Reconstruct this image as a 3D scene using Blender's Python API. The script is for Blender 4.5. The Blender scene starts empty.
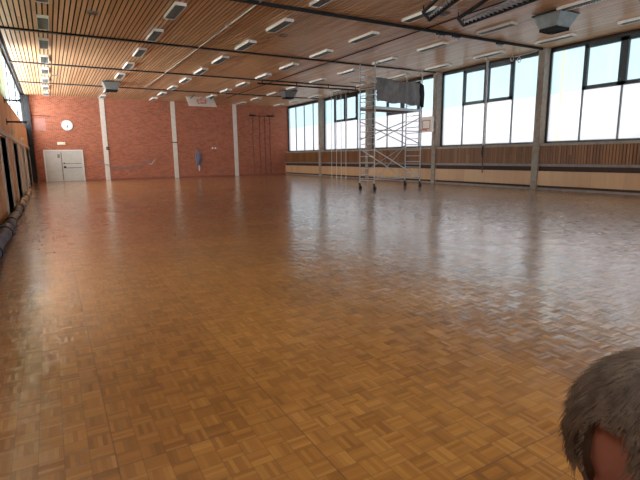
import bpy, bmesh, math, random
from mathutils import Vector, Matrix
random.seed(7)
S = bpy.context.scene
COL = S.collection
PI = math.pi

# ------------------------------------------------------------------ camera
CH = 1.6
F, PIT, YAW, ROLL = 465.3067, 0.1775, 0.5194, -0.0122
fw = Vector((math.sin(YAW)*math.cos(PIT), math.cos(YAW)*math.cos(PIT), -math.sin(PIT)))
r0 = Vector((math.cos(YAW), -math.sin(YAW), 0)); u0 = r0.cross(fw)
rr = r0*math.cos(ROLL) + u0*math.sin(ROLL)
uu = -r0*math.sin(ROLL) + u0*math.cos(ROLL)
cd = bpy.data.cameras.new('camera'); cam = bpy.data.objects.new('camera', cd); COL.objects.link(cam)
M = Matrix((rr, uu, -fw)).transposed().to_4x4(); M.translation = Vector((0, 0, CH))
cam.matrix_world = M
cd.sensor_width = 36; cd.lens = F/640*36; cd.clip_start = .05; cd.clip_end = 300
S.camera = cam

def px(P):
    d = Vector(P) - Vector((0, 0, CH)); z = d.dot(fw)
    if z < .05: return (-999, -999)
    return (320 + F*d.dot(rr)/z, 240 - F*d.dot(uu)/z)

# ------------------------------------------------------------------ room numbers (metres)
H, XL, XR, L, B = 6.172, -1.17, 19.28, 40.09, 6.5734
XW = 19.66            # window plane on the right
XG = -1.34            # window plane on the left, above the parapet
YF = L - 7*B          # wall behind the camera
PY = [L - k*B for k in range(0, 8)]

# ------------------------------------------------------------------ view + light
S.view_settings.view_transform = 'Standard'; S.view_settings.look = 'None'
S.view_settings.gamma = 1; S.view_settings.use_curve_mapping = False
S.view_settings.exposure = 0.22
w = bpy.data.worlds.new('sky'); S.world = w; w.use_nodes = True
wn = w.node_tree; wn.nodes.clear()
bg = wn.nodes.new('ShaderNodeBackground'); wo = wn.nodes.new('ShaderNodeOutputWorld')
bg.inputs[0].default_value = (.95, .98, 1, 1); bg.inputs[1].default_value = 2.45
wn.links.new(bg.outputs[0], wo.inputs[0])

def area(name, loc, rot, sx, sy, power, col=(1, 1, 1), portal=False):
    l = bpy.data.lights.new(name, 'AREA'); l.shape = 'RECTANGLE'; l.size = sx; l.size_y = sy
    l.energy = power; l.color = col
    if portal: l.cycles.is_portal = True
    o = bpy.data.objects.new(name, l); COL.objects.link(o); o.location = loc; o.rotation_euler = rot
    return o
# fill lamps added to brighten the hall: unseen front wall and left clerestory
area('fill_front', ((XL+XR)/2, YF+.12, 4.1), (PI/2, 0, 0), 18, 3.6, 260, (1, .97, .93))
for k in range(7):
    area('fill_left', (XG-.14, (PY[k]+PY[k+1])/2, 4.95), (0, -PI/2, 0), 2.1, 6.4, (750, 900, 950, 900, 800, 450, 200)[k], (1, .97, .93))  # powers raised towards the far bays to lift the back of the hall
for k in range(7):
    area('window_portal', (XW+.12, (PY[k]+PY[k+1])/2, 4.1), (0, PI/2, 0), 3.9, 6.2, 1, portal=True)
S.cycles.max_bounces = 10; S.cycles.diffuse_bounces = 5; S.cycles.glossy_bounces = 4
S.cycles.transparent_max_bounces = 12; S.cycles.caustics_reflective = True; S.cycles.blur_glossy = .6
S.cycles.sample_clamp_indirect = 6

# ------------------------------------------------------------------ material helpers
class N:
    """tiny node maths wrapper"""
    def __init__(s, t, sock): s.t = t; s.s = sock
    def _m(s, op, *a):
        n = s.t.nodes.new('ShaderNodeMath'); n.operation = op
        for i, v in enumerate((s,)+a):
            if isinstance(v, N): s.t.links.new(v.s, n.inputs[i])
            else: n.inputs[i].default_value = v
        return N(s.t, n.outputs[0])
    def __add__(s, o): return s._m('ADD', o)
    def __sub__(s, o): return s._m('SUBTRACT', o)
    def __mul__(s, o): return s._m('MULTIPLY', o)
    def floor(s): return s._m('FLOOR')
    def frac(s): return s._m('FRACT')
    def mod2(s): return s._m('FLOORED_MODULO', 2.0)
    def lt(s, v): return s._m('LESS_THAN', v)
    def gt(s, v): return s._m('GREATER_THAN', v)
    def abs(s): return s._m('ABSOLUTE')
    def mx(s, o): return s._m('MAXIMUM', o)
    def mn(s, o): return s._m('MINIMUM', o)
def mat(name, col=(.5, .5, .5), rough=.6, metal=0, spec=.5):
    m = bpy.data.materials.new(name); m.use_nodes = True
    b = m.node_tree.nodes['Principled BSDF']
    b.inputs['Base Color'].default_value = (*col, 1); b.inputs['Roughness'].default_value = rough
    b.inputs['Metallic'].default_value = metal; b.inputs['Specular IOR Level'].default_value = spec
    return m
def bs(m): return m.node_tree.nodes['Principled BSDF']
def pos(m):
    t = m.node_tree; g = t.nodes.new('ShaderNodeNewGeometry'); s = t.nodes.new('ShaderNodeSeparateXYZ')
    t.links.new(g.outputs['Position'], s.inputs[0])
    return [N(t, s.outputs[i]) for i in range(3)], g
def comb(m, x, y, z=0.0):
    t = m.node_tree; c = t.nodes.new('ShaderNodeCombineXYZ')
    for i, v in enumerate((x, y, z)):
        if isinstance(v, N): t.links.new(v.s, c.inputs[i])
        else: c.inputs[i].default_value = v
    return c.outputs[0]
def white(m, vec):
    n = m.node_tree.nodes.new('ShaderNodeTexWhiteNoise'); n.noise_dimensions = '3D'
    m.node_tree.links.new(vec, n.inputs['Vector']); return N(m.node_tree, n.outputs['Value']), n
def noise(m, vec, scale, detail=3, rough=.6):
    n = m.node_tree.nodes.new('ShaderNodeTexNoise'); n.inputs['Scale'].default_value = scale
    n.inputs['Detail'].default_value = detail; n.inputs['Roughness'].default_value = rough
    if vec is not None: m.node_tree.links.new(vec, n.inputs['Vector'])
    return N(m.node_tree, n.outputs['Fac'])
def ramp(m, fac, stops):
    n = m.node_tree.nodes.new('ShaderNodeValToRGB'); e = n.color_ramp.elements
    while len(e) < len(stops): e.new(.5)
    for i, (p, c) in enumerate(stops): e[i].position = p; e[i].color = (*c, 1)
    m.node_tree.links.new(fac.s, n.inputs[0]); return n.outputs[0]
def mix(m, fac, a, b, mode='MIX'):
    n = m.node_tree.nodes.new('ShaderNodeMix'); n.data_type = 'RGBA'; n.blend_type = mode
    for sock, v in ((n.inputs[0], fac), (n.inputs[6], a), (n.inputs[7], b)):
        if isinstance(v, N): m.node_tree.links.new(v.s, sock)
        elif isinstance(v, (int, float)): sock.default_value = v
        elif isinstance(v, tuple): sock.default_value = (*v, 1)
        else: m.node_tree.links.new(v, sock)
    return n.outputs[2]
def setc(m, out): m.node_tree.links.new(out, bs(m).inputs['Base Color'])
def bump(m, h, strength, dist):
    n = m.node_tree.nodes.new('ShaderNodeBump'); n.inputs['Strength'].default_value = strength
    n.inputs['Distance'].default_value = dist
    m.node_tree.links.new(h.s if isinstance(h, N) else h, n.inputs['Height'])
    m.node_tree.links.new(n.outputs[0], bs(m).inputs['Normal']); return n
def noisy(name, a, b, scale=8, rough=.6, metal=0, stretch=(1, 1, 1), bmp=0):
    m = mat(name, a, rough, metal); t = m.node_tree
    tc = t.nodes.new('ShaderNodeTexCoord'); mp = t.nodes.new('ShaderNodeMapping')
    mp.inputs['Scale'].default_value = stretch
    t.links.new(tc.outputs['Object'], mp.inputs[0])
    f = noise(m, mp.outputs[0], scale)
    setc(m, ramp(m, f, [(.3, a), (.7, b)]))
    if bmp: bump(m, f, bmp, .02)
    return m

# --- parquet floor
def parquet():
    m = mat('parquet', (.3, .14, .05), .3)
    (x, y, z), g = pos(m)
    q = .163
    MX, MY = 0.98, 0.98
    gx = (x + .82 + 9.8) * (1/MX); gy = (y + .49 + 9.8) * (1/MY)
    cx, cy = (gx*8.0), (gy*8.0)
    fx, fy = cx.floor(), cy.floor()
    par = (fx + fy).mod2()
    u, v = cx.frac(), cy.frac()
    s = u*par + v*(par*-1.0 + 1.0)       # across strips
    tt = v*par + u*(par*-1.0 + 1.0)
    k = (s*5.0).floor()
    rs, _ = white(m, comb(m, fx, fy, k))
    rq, _ = white(m, comb(m, fx, fy, 17.0))
    rm, _ = white(m, comb(m, gx.floor(), gy.floor(), 3.0))
    grain = noise(m, comb(m, tt*1.0 + rs*31.0, s*14.0, rq*9.0), 3.0, 4)
    val = rs*.40 + rq*.22 + grain*.32 + rm*.20 - .08
    c = ramp(m, val, [(.15, (.155, .061, .009)), (.42, (.245, .105, .016)), (.62, (.30, .136, .024)), (.9, (.39, .20, .048))])
    big = noise(m, comb(m, x, y), .35, 3)
    c = mix(m, ((big - .35)*1.6).mx(0.0).mn(1.0), c, mix(m, 1.0, c, (.84, .80, .76), 'MULTIPLY'))
    # joints between squares and between the big sheets
    def edge(f, wd): return f.mn(f*-1.0 + 1.0).lt(wd)
    j1 = edge(u, .02).mx(edge(v, .02))
    j2 = edge(gx.frac(), .0045).mx(edge(gy.frac(), .0045))
    j3 = edge((s*5.0).frac(), .04)
    c = mix(m, j3*.25, c, (.12, .05, .02))
    c = mix(m, j1*.5, c, (.10, .04, .015))
    c = mix(m, j2*.4, c, (.05, .022, .012))
    setc(m, c)
    b = bs(m); b.inputs['Specular IOR Level'].default_value = .5
    b.inputs['Coat Weight'].default_value = 1; b.inputs['Coat IOR'].default_value = 1.8; b.inputs['Coat Roughness'].default_value = .2
    t = m.node_tree
    # every square lies a hair out of level, so it tilts what it mirrors
    _, w1 = white(m, comb(m, fx, fy, k + 5.0)); _, w2 = white(m, comb(m, gx.floor(), gy.floor(), 8.0))
    wv = noise(m, comb(m, x, y), 2.2, 2)
    def vm(op, a, b_):
        n = t.nodes.new('ShaderNodeVectorMath'); n.operation = op
        for i, q_ in enumerate((a, b_)):
            if isinstance(q_, tuple): n.inputs[i].default_value = q_
            else: t.links.new(q_, n.inputs[i])
        return n.outputs[0]
    d1 = vm('MULTIPLY', vm('SUBTRACT', w1.outputs['Color'], (.5, .5, .5)), (.07, .07, 0))
    d2 = vm('MULTIPLY', vm('SUBTRACT', w2.outputs['Color'], (.5, .5, .5)), (.014, .014, 0))
    bn = t.nodes.new('ShaderNodeBump'); bn.inputs['Strength'].default_value = .25; bn.inputs['Distance'].default_value = .004
    t.links.new((wv*1.0 - j2*.4 - j1*.12 + grain*.06).s, bn.inputs['Height'])
    nn = t.nodes.new('ShaderNodeVectorMath'); nn.operation = 'NORMALIZE'
    t.links.new(vm('ADD', vm('ADD', bn.outputs[0], d1), d2), nn.inputs[0])
    t.links.new(nn.outputs[0], b.inputs['Normal'])
    ro = (noise(m, comb(m, x, y), 1.3, 4)*.10 + rq*.05 + .10)
    t.links.new(ro.s, b.inputs['Coat Roughness']); b.inputs['Roughness'].default_value = .4
    t.links.new(nn.outputs[0], b.inputs['Coat Normal'])
    return m
def slats(name, axis, period, cols, rough, seg=4.0, end_axis=None):
    m = mat(name, cols[0], rough); P, g = pos(m)
    a = P[axis]; e = P[end_axis]
    i = (a*(1/period)).floor()
    r1, _ = white(m, comb(m, i, 1.0, 2.0))
    j = (e*(1/seg) + r1*3.7).floor()
    r2, _ = white(m, comb(m, i, j, 4.0))
    gr = noise(m, comb(m, a*40.0, e*1.2, r2*5.0), 2.0, 3)
    setc(m, ramp(m, r2*.62 + gr*.38, [(.1, cols[0]), (.5, cols[1]), (.9, cols[2])]))
    return m
def brick():
    m = mat('red_brick', (.4, .1, .06), .85, spec=.15); (x, y, z), g = pos(m)
    n = m.node_tree.nodes.new('ShaderNodeTexBrick'); t = m.node_tree
    t.links.new(comb(m, x + y, z), n.inputs['Vector'])
    n.inputs['Scale'].default_value = 1; n.inputs['Brick Width'].default_value = .25; n.inputs['Row Height'].default_value = .0833
    n.inputs['Mortar Size'].default_value = .011; n.inputs['Bias'].default_value = -.1
    n.inputs['Color1'].default_value = (.40, .112, .052, 1); n.inputs['Color2'].default_value = (.21, .052, .028, 1)
    n.inputs['Mortar'].default_value = (.36, .20, .15, 1)
    f = noise(m, comb(m, x, z), 1.5, 4)
    setc(m, mix(m, f*.7, n.outputs['Color'], mix(m, 1.0, n.outputs['Color'], (1.3, 1.15, 1.1), 'MULTIPLY')))
    inv = N(t, n.outputs['Fac'])*-1.0
    bump(m, inv, .4, .01); return m
def plywood(name, a, b, c, axis=1):
    m = mat(name, a, .45); P, g = pos(m)
    i = (P[axis]*(1/.62)).floor(); r, _ = white(m, comb(m, i, 3.0))
    f = noise(m, comb(m, P[0]*8.0, P[1]*8.0, P[2]*.8), 1.6, 4)
    setc(m, ramp(m, r*.45 + f*.55, [(.2, a), (.5, b), (.8, c)])); return m
def glass(name, tint, haze):
    m = bpy.data.materials.new(name); m.use_nodes = True; t = m.node_tree; t.nodes.clear()
    o = t.nodes.new('ShaderNodeOutputMaterial'); tr = t.nodes.new('ShaderNodeBsdfTransparent')
    tl = t.nodes.new('ShaderNodeBsdfTranslucent'); gl = t.nodes.new('ShaderNodeBsdfGlossy')
    m1 = t.nodes.new('ShaderNodeMixShader'); m2 = t.nodes.new('ShaderNodeMixShader')
    g = t.nodes.new('ShaderNodeNewGeometry'); n = t.nodes.new('ShaderNodeTexNoise')
    mp = t.nodes.new('ShaderNodeMapping'); mp.inputs['Scale'].default_value = (1, 1.2, .25)
    t.links.new(g.outputs['Position'], mp.inputs[0]); t.links.new(mp.outputs[0], n.inputs['Vector'])
    n.inputs['Scale'].default_value = 1.4; n.inputs['Detail'].default_value = 3
    rp = t.nodes.new('ShaderNodeValToRGB'); rp.color_ramp.elements[0].position = .3; rp.color_ramp.elements[1].position = .7
    rp.color_ramp.elements[0].color = (*[v*.93 for v in tint], 1); rp.color_ramp.elements[1].color = (*tint, 1)
    t.links.new(n.outputs['Fac'], rp.inputs[0])
    # a yellow rust streak down one pane of the near bay
    sx = t.nodes.new('ShaderNodeSeparateXYZ'); t.links.new(g.outputs['Position'], sx.inputs[0])
    yy = (N(t, sx.outputs[1]) + N(t, n.outputs['Fac'])*.06 - 13.09).abs().lt(.055)*.5
    cc = mix(m, yy, rp.outputs[0], (.66, .64, .36))
    t.links.new(cc, tr.inputs[0]); t.links.new(cc, tl.inputs[0])
    gl.inputs['Roughness'].default_value = .15; gl.inputs['Color'].default_value = (.8, .8, .8, 1)
    m1.inputs[0].default_value = haze; m2.inputs[0].default_value = .05
    t.links.new(tr.outputs[0], m1.inputs[1]); t.links.new(tl.outputs[0], m1.inputs[2])
    t.links.new(m1.outputs[0], m2.inputs[1]); t.links.new(gl.outputs[0], m2.inputs[2])
    t.links.new(m2.outputs[0], o.inputs[0]); return m

MT = {}
MT['floor'] = parquet()
MT['ceil_slat'] = slats('ceiling_slats', 0, .148, [(.54, .285, .14), (.68, .39, .21), (.80, .50, .29)], .36, 3.6, 1)
MT['ceil_dark'] = noisy('ceiling_void', (.035, .018, .012), (.06, .03, .018), 3, .9)
MT['brick'] = brick()
MT['slat_wall'] = slats('wall_slats', 1, .125, [(.13, .048, .016), (.21, .080, .025), (.30, .125, .042)], .5, 9.0, 2)
MT['slat_back'] = noisy('slat_shadow_board', (.035, .014, .008), (.05, .02, .011), 4, .8)  # shade of the gap below the ledge is put into this dark colour
MT['ply'] = plywood('pale_plywood', (.42, .235, .125), (.5, .29, .155), (.56, .34, .19))
MT['ply_orange'] = plywood('orange_plywood', (.62, .30, .12), (.72, .38, .17), (.80, .46, .22))
MT['ply_grey'] = plywood('weathered_plywood', (.38, .28, .2), (.5, .4, .3), (.56, .47, .37))
MT['concrete'] = noisy('concrete', (.23, .185, .15), (.33, .27, .225), 5, .8, bmp=.15)
MT['concrete_pale'] = noisy('painted_pillar', (.62, .54, .47), (.72, .64, .57), 4, .7)
MT['ledge'] = noisy('grey_ledge', (.17, .13, .12), (.24, .19, .17), 6, .5)
MT['black'] = noisy('black_steel', (.012, .012, .014), (.024, .022, .024), 12, .6)
bs(MT['black']).inputs['Specular IOR Level'].default_value = .2
MT['darkframe'] = noisy('dark_frame', (.012, .017, .02), (.028, .034, .038), 12, .4)
MT['greyframe'] = noisy('grey_frame', (.12, .15, .16), (.17, .2, .21), 12, .4)
MT['white'] = noisy('white_enamel', (.82, .80, .76), (.88, .86, .83), 6, .45)
MT['louver'] = noisy('louvre_grey', (.27, .26, .255), (.36, .35, .34), 9, .35, .8)
MT['tube'] = noisy('tube_glass', (.75, .75, .74), (.8, .8, .8), 6, .25)
MT['steel'] = noisy('galvanised_steel', (.36, .36, .37), (.52, .52, .53), 14, .35, .7)
MT['whitepole'] = noisy('white_pole', (.60, .60, .60), (.7, .7, .7), 12, .4)
MT['alu'] = noisy('aluminium', (.36, .36, .37), (.50, .50, .50), 12, .4, .5)
MT['greypaint'] = noisy('grey_door_paint', (.46, .43, .39), (.53, .5, .46), 3, .5)
MT['frame_paint'] = noisy('pale_frame_paint', (.58, .54, .5), (.66, .62, .58), 5, .5)
MT['void'] = noisy('dark_interior', (.010, .008, .007), (.02, .016, .014), 3, .9)
MT['heater'] = noisy('heater_grey', (.16, .17, .17), (.24, .25, .25), 5, .35, .4)
MT['tarp'] = noisy('grey_tarpaulin', (.13, .122, .128), (.25, .238, .247), 3, .55, stretch=(1, 1, .5), bmp=.3)
MT['plank'] = noisy('scaffold_plank', (.22, .12, .07), (.33, .19, .11), 6, .7)
MT['bluegrey'] = noisy('blue_grey_sheet', (.02, .05, .13), (.09, .13, .20), 3.0, .5, stretch=(1, .6, 1), bmp=.5)
MT['blue'] = noisy('blue_cloth', (.05, .09, .25), (.12, .17, .34), 6, .8)
MT['rope'] = noisy('dark_rope', (.06, .03, .025), (.1, .05, .04), 30, .9)
MT['curtain'] = noisy('pale_curtain', (.60, .62, .50), (.72, .73, .62), 2, .8, stretch=(1, 4, .3))
_t = MT['curtain'].node_tree; _tl = _t.nodes.new('ShaderNodeBsdfTranslucent'); _tl.inputs[0].default_value = (.62, .64, .52, 1)
_mx = _t.nodes.new('ShaderNodeMixShader'); _mx.inputs[0].default_value = .35
_t.links.new(bs(MT['curtain']).outputs[0], _mx.inputs[1]); _t.links.new(_tl.outputs[0], _mx.inputs[2])
_t.links.new(_mx.outputs[0], [n for n in _t.nodes if n.type == 'OUTPUT_MATERIAL'][0].inputs[0])
MT['red'] = noisy('red_paint', (.5, .06, .03), (.6, .09, .05), 9, .5)
MT['board'] = noisy('backboard_board', (.80, .75, .69), (.86, .82, .77), 5, .5)
MT['boardtan'] = noisy('backboard_tan', (.42, .29, .2), (.5, .36, .26), 5, .5)
MT['blackrubber'] = noisy('black_rubber', (.015, .015, .015), (.03, .03, .03), 20, .7)
MT['cream'] = noisy('cream_plastic', (.75, .66, .45), (.82, .74, .55), 6, .4)
MT['dial'] = noisy('clock_dial', (.7, .72, .72), (.78, .79, .79), 4, .35)
MT['glass_up'] = glass('frosted_glass_upper', (.60, .69, .72), .3)
MT['glass_low'] = glass('frosted_glass_lower', (.68, .675, .69), .35)
MT['glass_clear'] = glass('window_glass', (.90, .95, .97), .15)
MT['plaster'] = noisy('pale_plaster', (.5, .46, .4), (.58, .54, .48), 3, .8)
MT['paper'] = noisy('paper', (.7, .7, .68), (.76, .76, .74), 3, .6)
MT['pipe'] = noisy('conduit_grey', (.42, .34, .28), (.52, .43, .36), 6, .5)
MT['skin'] = noisy('skin', (.18, .066, .044), (.25, .10, .066), 9, .5)
MT['jumper'] = noisy('charcoal_jumper', (.03, .03, .035), (.05, .05, .055), 30, .9)
MT['trousers'] = noisy('dark_trousers', (.02, .025, .04), (.04, .045, .06), 30, .85)
MT['leather'] = noisy('black_leather', (.015, .012, .01), (.03, .025, .02), 20, .4)
MT['hair'] = noisy('grey_brown_hair', (.058, .038, .026), (.18, .135, .102), 40, .6)
MT['hair_dark'] = noisy('dark_hair', (.035, .022, .016), (.07, .045, .032), 60, .6)

# ------------------------------------------------------------------ mesh helpers
class MB:
    def __init__(s): s.bm = bmesh.new(); s.n = {}
    def poly(s, pts, faces):
        v = [s.bm.verts.new(p) for p in pts]
        for f in faces:
            try: s.bm.faces.new([v[i] for i in f])
            except ValueError: pass
        return s
    def box(s, a, b, rz=0, c=None):
        x0, y0, z0 = [min(a[i], b[i]) for i in range(3)]; x1, y1, z1 = [max(a[i], b[i]) for i in range(3)]
        P = [Vector(q) for q in ((x0,y0,z0),(x1,y0,z0),(x1,y1,z0),(x0,y1,z0),(x0,y0,z1),(x1,y0,z1),(x1,y1,z1),(x0,y1,z1))]
        if rz:
            c = Vector(c or ((x0+x1)/2, (y0+y1)/2, 0)); R = Matrix.Rotation(rz, 3, 'Z'); P = [R @ (q-c) + c for q in P]
        return s.poly(P, [(3,2,1,0),(4,5,6,7),(0,1,5,4),(1,2,6,5),(2,3,7,6),(3,0,4,7)])
    def tube(s, pts, r, seg=8, caps=True, closed=False):
        pts = [Vector(p) for p in pts]; n = len(pts); rings = []
        rs = r if isinstance(r, (list, tuple)) else [r]*n
        up = None
        for i, p in enumerate(pts):
            if closed: t = pts[(i+1) % n] - pts[i-1]
            else: t = pts[min(i+1, n-1)] - pts[max(i-1, 0)]
            t.normalize()
            if up is None: up = t.orthogonal().normalized()
            else:
                up = up - t*up.dot(t)
                up = up.normalized() if up.length > 1e-6 else t.orthogonal().normalized()
            b = t.cross(up)
            rings.append([s.bm.verts.new(p + (up*math.cos(2*PI*k/seg) + b*math.sin(2*PI*k/seg))*rs[i]) for k in range(seg)])
        for i in range(n if closed else n-1):
            A, Bq = rings[i], rings[(i+1) % n]
            for k in range(seg): s.bm.faces.new((A[k], A[(k+1) % seg], Bq[(k+1) % seg], Bq[k]))
        if caps and not closed:
            s.bm.faces.new(rings[0][::-1]); s.bm.faces.new(rings[-1])
        return s
    def ring(s, c, axis, R, r, n=20, seg=6):
        ax = Vector(axis).normalized(); a = ax.orthogonal().normalized(); b = ax.cross(a); c = Vector(c)
        return s.tube([c + (a*math.cos(2*PI*i/n) + b*math.sin(2*PI*i/n))*R for i in range(n)], r, seg, closed=True)
    def disc(s, c, axis, R, th, n=28):
        ax = Vector(axis).normalized(); c = Vector(c)
        return s.tube([c - ax*th/2, c + ax*th/2], R, n)
    def sphere(s, c, r, sc=(1, 1, 1)):
        g = bmesh.ops.create_uvsphere(s.bm, u_segments=16, v_segments=10, radius=r)
        for v in g['verts']: v.co = Vector((v.co.x*sc[0], v.co.y*sc[1], v.co.z*sc[2])) + Vector(c)
        return s
    def build(s, name, m, parent=None, smooth=False, bevel=0):
        me = bpy.data.meshes.new(name); bmesh.ops.recalc_face_normals(s.bm, faces=s.bm.faces)
        s.bm.to_mesh(me); s.bm.free()
        me.materials.append(m)
        if smooth:
            for p in me.polygons: p.use_smooth = True
        o = bpy.data.objects.new(name, me); COL.objects.link(o)
        if parent: o.parent = parent
        if bevel:
            b = o.modifiers.new('bevel', 'BEVEL'); b.width = bevel; b.segments = 2; b.limit_method = 'ANGLE'
        return o
def struct(o, label=None):
    o['kind'] = 'structure'
    if label: o['label'] = label
    return o
def tag(o, label, cat, group=None):
    o['label'] = label; o['category'] = cat
    if group: o['group'] = group
    return o
def thing(name, label, cat, loc=(0, 0, 0), rz=0, group=None):
    o = bpy.data.objects.new(name, None); COL.objects.link(o); o.location = loc; o.rotation_euler = (0, 0, rz)
    o.empty_display_size = .1
    return tag(o, label, cat, group)
def dup(o, parent=None):
    c = o.copy(); COL.objects.link(c); c.parent = parent
    for ch in list(o.children): dup(ch, c)
    return c
ORD = ['first', 'second', 'third', 'fourth', 'fifth', 'sixth', 'seventh', 'eighth', 'ninth', 'tenth', 'eleventh', 'twelfth']

# ------------------------------------------------------------------ room shell
struct(MB().box((XG-2.6, YF-.2, -.2), (XW+.2, L+.3, 0)).build('floor', MT['floor']))
ce = struct(MB().box((XG-.1, YF-.2, H+.035), (XW+.2, L+.3, H+.25)).build('ceiling', MT['ceil_dark']))
m_ = MB(); i0 = math.ceil((XL+.02)/.148); x = i0*.148
while x < XW - .12:
    m_.box((x+.004, YF, H), (x+.108, L, H+.022)); x += .148
o_ = m_.build('slats', MT['ceil_slat'], ce)
struct(MB().box((XG-2.6, L, 0), (XW+.2, L+.3, H+.035)).build('wall_back', MT['brick']))

# pillars let into the brick wall
for i in range(3):
    cx = 3.9086 + i*5.2783
    q = MB().box((cx-.17, L-.05, 0), (cx+.17, L+.04, H))
    struct(q.build('trim_%d' % (i+1), MT['concrete_pale']))
# dark skirting
struct(MB().box((XL, L-.02, 0), (-.36, L, .1)).box((2.36, L-.02, 0), (XR, L, .1)).build('baseboard_back', noisy('dark_red_skirting', (.2, .06, .04), (.26, .08, .055), 4, .7)))

# right wall: lower wall, pillars, slat panels, ledges, baseboard
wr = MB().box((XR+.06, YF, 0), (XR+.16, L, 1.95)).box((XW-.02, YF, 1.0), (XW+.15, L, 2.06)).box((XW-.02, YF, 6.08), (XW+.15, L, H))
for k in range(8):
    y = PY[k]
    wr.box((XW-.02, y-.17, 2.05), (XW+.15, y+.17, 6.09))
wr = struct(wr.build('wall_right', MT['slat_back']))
for k in range(7):
    ya, yb = PY[k+1]+.17, PY[k]-(.17 if k else 0)
    q = MB(); n = int((yb-ya)/.125); st = (yb-ya)/n
    for i in range(n): q.box((XR+.03, ya+i*st+.012, 1.16), (XR+.062, ya+i*st+st-.022, 1.95))
    q.build('slat_panel', MT['slat_wall'], wr)
    MB().box((XR-.01, ya, 1.95), (XW, yb, 2.06)).build('window_sill', MT['concrete'], wr)
    MB().box((XR-.05, ya, 1.04), (XR+.07, yb, 1.15)).build('ledge', MT['ledge'], wr)
for k in range(1, 8):
    y = PY[k]
    q = MB().box((XR-.06, y-.155, 0), (XW+.05, y+.155, H-.0))
    struct(q.build('trim_%d' % (k+3), MT['concrete']))
struct(MB().box((XR+.0, YF, 0), (XR+.06, L, .085)).build('baseboard_right', MT['ledge']))

# right windows
wnum = 0
for k in range(7):
    wnum += 1
    ya, yb = PY[k+1]+.16, PY[k]-(.16 if k else .05)
    z0, z1 = 2.07, 6.07
    zs = 4.2
    st = (yb-ya)/4
    q = MB(); t_ = .055
    q.box((XW-.06, ya, z0), (XW+.06, yb, z0+.08)); q.box((XW-.06, ya, z1-.1), (XW+.06, yb, z1))
    q.box((XW-.06, ya, z0), (XW+.06, ya+.08, z1)); q.box((XW-.06, yb-.08, z0), (XW+.06, yb, z1))
    root = struct(q.build('window_%d' % wnum, MT['darkframe']))
    q = MB()
    for i in (1, 2, 3): q.box((XW-.04, ya+i*st-.03, z0+.06), (XW+.04, ya+i*st+.03, z1-.06))
    q.build('mullion', MT['greyframe'] if k else MT['darkframe'], root)
    for i in range(4):
        a, b = ya+i*st+.03, ya+(i+1)*st-.03
        for up in (0, 1):
            za, zb = (zs, z1-.08) if up else (z0+.07, zs)
            mm = MT['glass_up'] if up else MT['glass_low']
            if up and i in (1, 2) and k:
                s_ = MB(); f_ = .15; x0, x1 = XW-.10, XW+.03
                s_.box((x0, a-.03, za), (x1, b+.03, za+f_)).box((x0, a-.03, zb-f_), (x1, b+.03, zb+.06))
                s_.box((x0, a-.03, za), (x1, a-.03+f_, zb)).box((x0, b+.03-f_, za), (x1, b+.03, zb))
                so = s_.build('sash', MT['darkframe'], root)
                MB().box((XW-.005, a+f_-.04, za+f_), (XW+.005, b+.04-f_, zb-f_)).build('pane', mm, so)
            else:
                MB().box((XW-.005, a, za), (XW+.005, b, zb)).build('pane', mm, root)
# yellow water stain line down one pane of the near window, and the sealing lip
bl = thing('light_cut_blind', 'unseen grey blind added to cut light from the window bay behind the camera', 'blind', (XW-.14, (PY[6]+PY[7])/2, 0))  # blind added out of view to hold back light on the near floor
MB().box((-.005, -3.0, 2.12), (.005, 3.0, 6.0)).build('cloth', MT['plaster'], bl); MB().tube([(0, -3.0, 6.04), (0, 3.0, 6.04)], .03, 8).build('roller', MT['greyframe'], bl)
# pale wooden heater covers below the ledge
places = ['in the far corner beside the brick wall', 'behind the white climbing poles', 'behind the scaffold tower wheels',
          'under the hanging grey hoist rope', 'at the right edge, nearest bay in view']
for k in range(5):
    ya, yb = PY[k+1]+.17, PY[k]-(.17 if k else .02)
    t = thing('heater_cover', 'pale plywood heater cover along the wall, ' + places[k], 'heater cover', (XR, (ya+yb)/2, .0), 0, 'heater covers under the windows')
    h_ = (yb-ya)/2
    MB().box((-.02, -h_, .19), (.02, h_, .83)).build('front_panel', MT['ply'], t)
    for yy in (-h_+.3, 0, h_-.3): MB().box((.02, yy-.03, 0.088), (.055, yy+.03, .9)).build('bracket', MT['black'], t)

# left wall -----------------------------------------------------------
op = [(9.0, 12.4), (16.4, 18.9), (22.0, 25.0), (29.3, 31.0), (34.0, 39.6)]
q = MB(); y0 = YF
q.box((XL-.18, YF, 2.32), (XL, L, 3.82))
q.box((XG-.1, YF, 3.7), (XL-.18, L, 3.8)); q.box((XG-.12, YF, 6.14), (XG+.02, L, H+.03))
q.box((XG-.12, YF, 3.8), (XG+.02, L, 3.9))
wl = struct(q.build('wall_left', MT['ply_orange']))
for i, (a, b) in enumerate(op + [(L, L)]):
    mm = MT['ply_orange'] if i < 3 else MT['ply_grey']
    MB().box((XL-.15, y0, 0), (XL-.01, a, 2.33)).build('wall_panel', mm, wl)
    y0 = b
q = MB()
for a, b in op:
    q.box((XL-.16, a-.16, 0), (XL+.03, a, 2.36)).box((XL-.16, b, 0), (XL+.03, b+.09, 2.36))
struct(q.build('trim_11', MT['frame_paint']))
struct(MB().box((XL-.05, YF, 2.36), (XL+.06, L, 2.50)).build('trim_12', MT['frame_paint']))
q = MB()
q.box((XL-2.2, 8, 0.001), (XL-2.1, L, 2.3)).box((XL-2.2, 8, 2.3), (XL-.16, L, 2.34)).box((XL-2.2, 7.9, 0.001), (XL-.16, 8, 2.34)).box((XL-2.15, 8, 0.001), (XL-.16, L, .006))
struct(q.build('trim_13', MT['void']))
struct(MB().box((XL-.03, YF, H-.04), (XL+.03, L, H)).build('trim_14', MT['black']))
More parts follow.
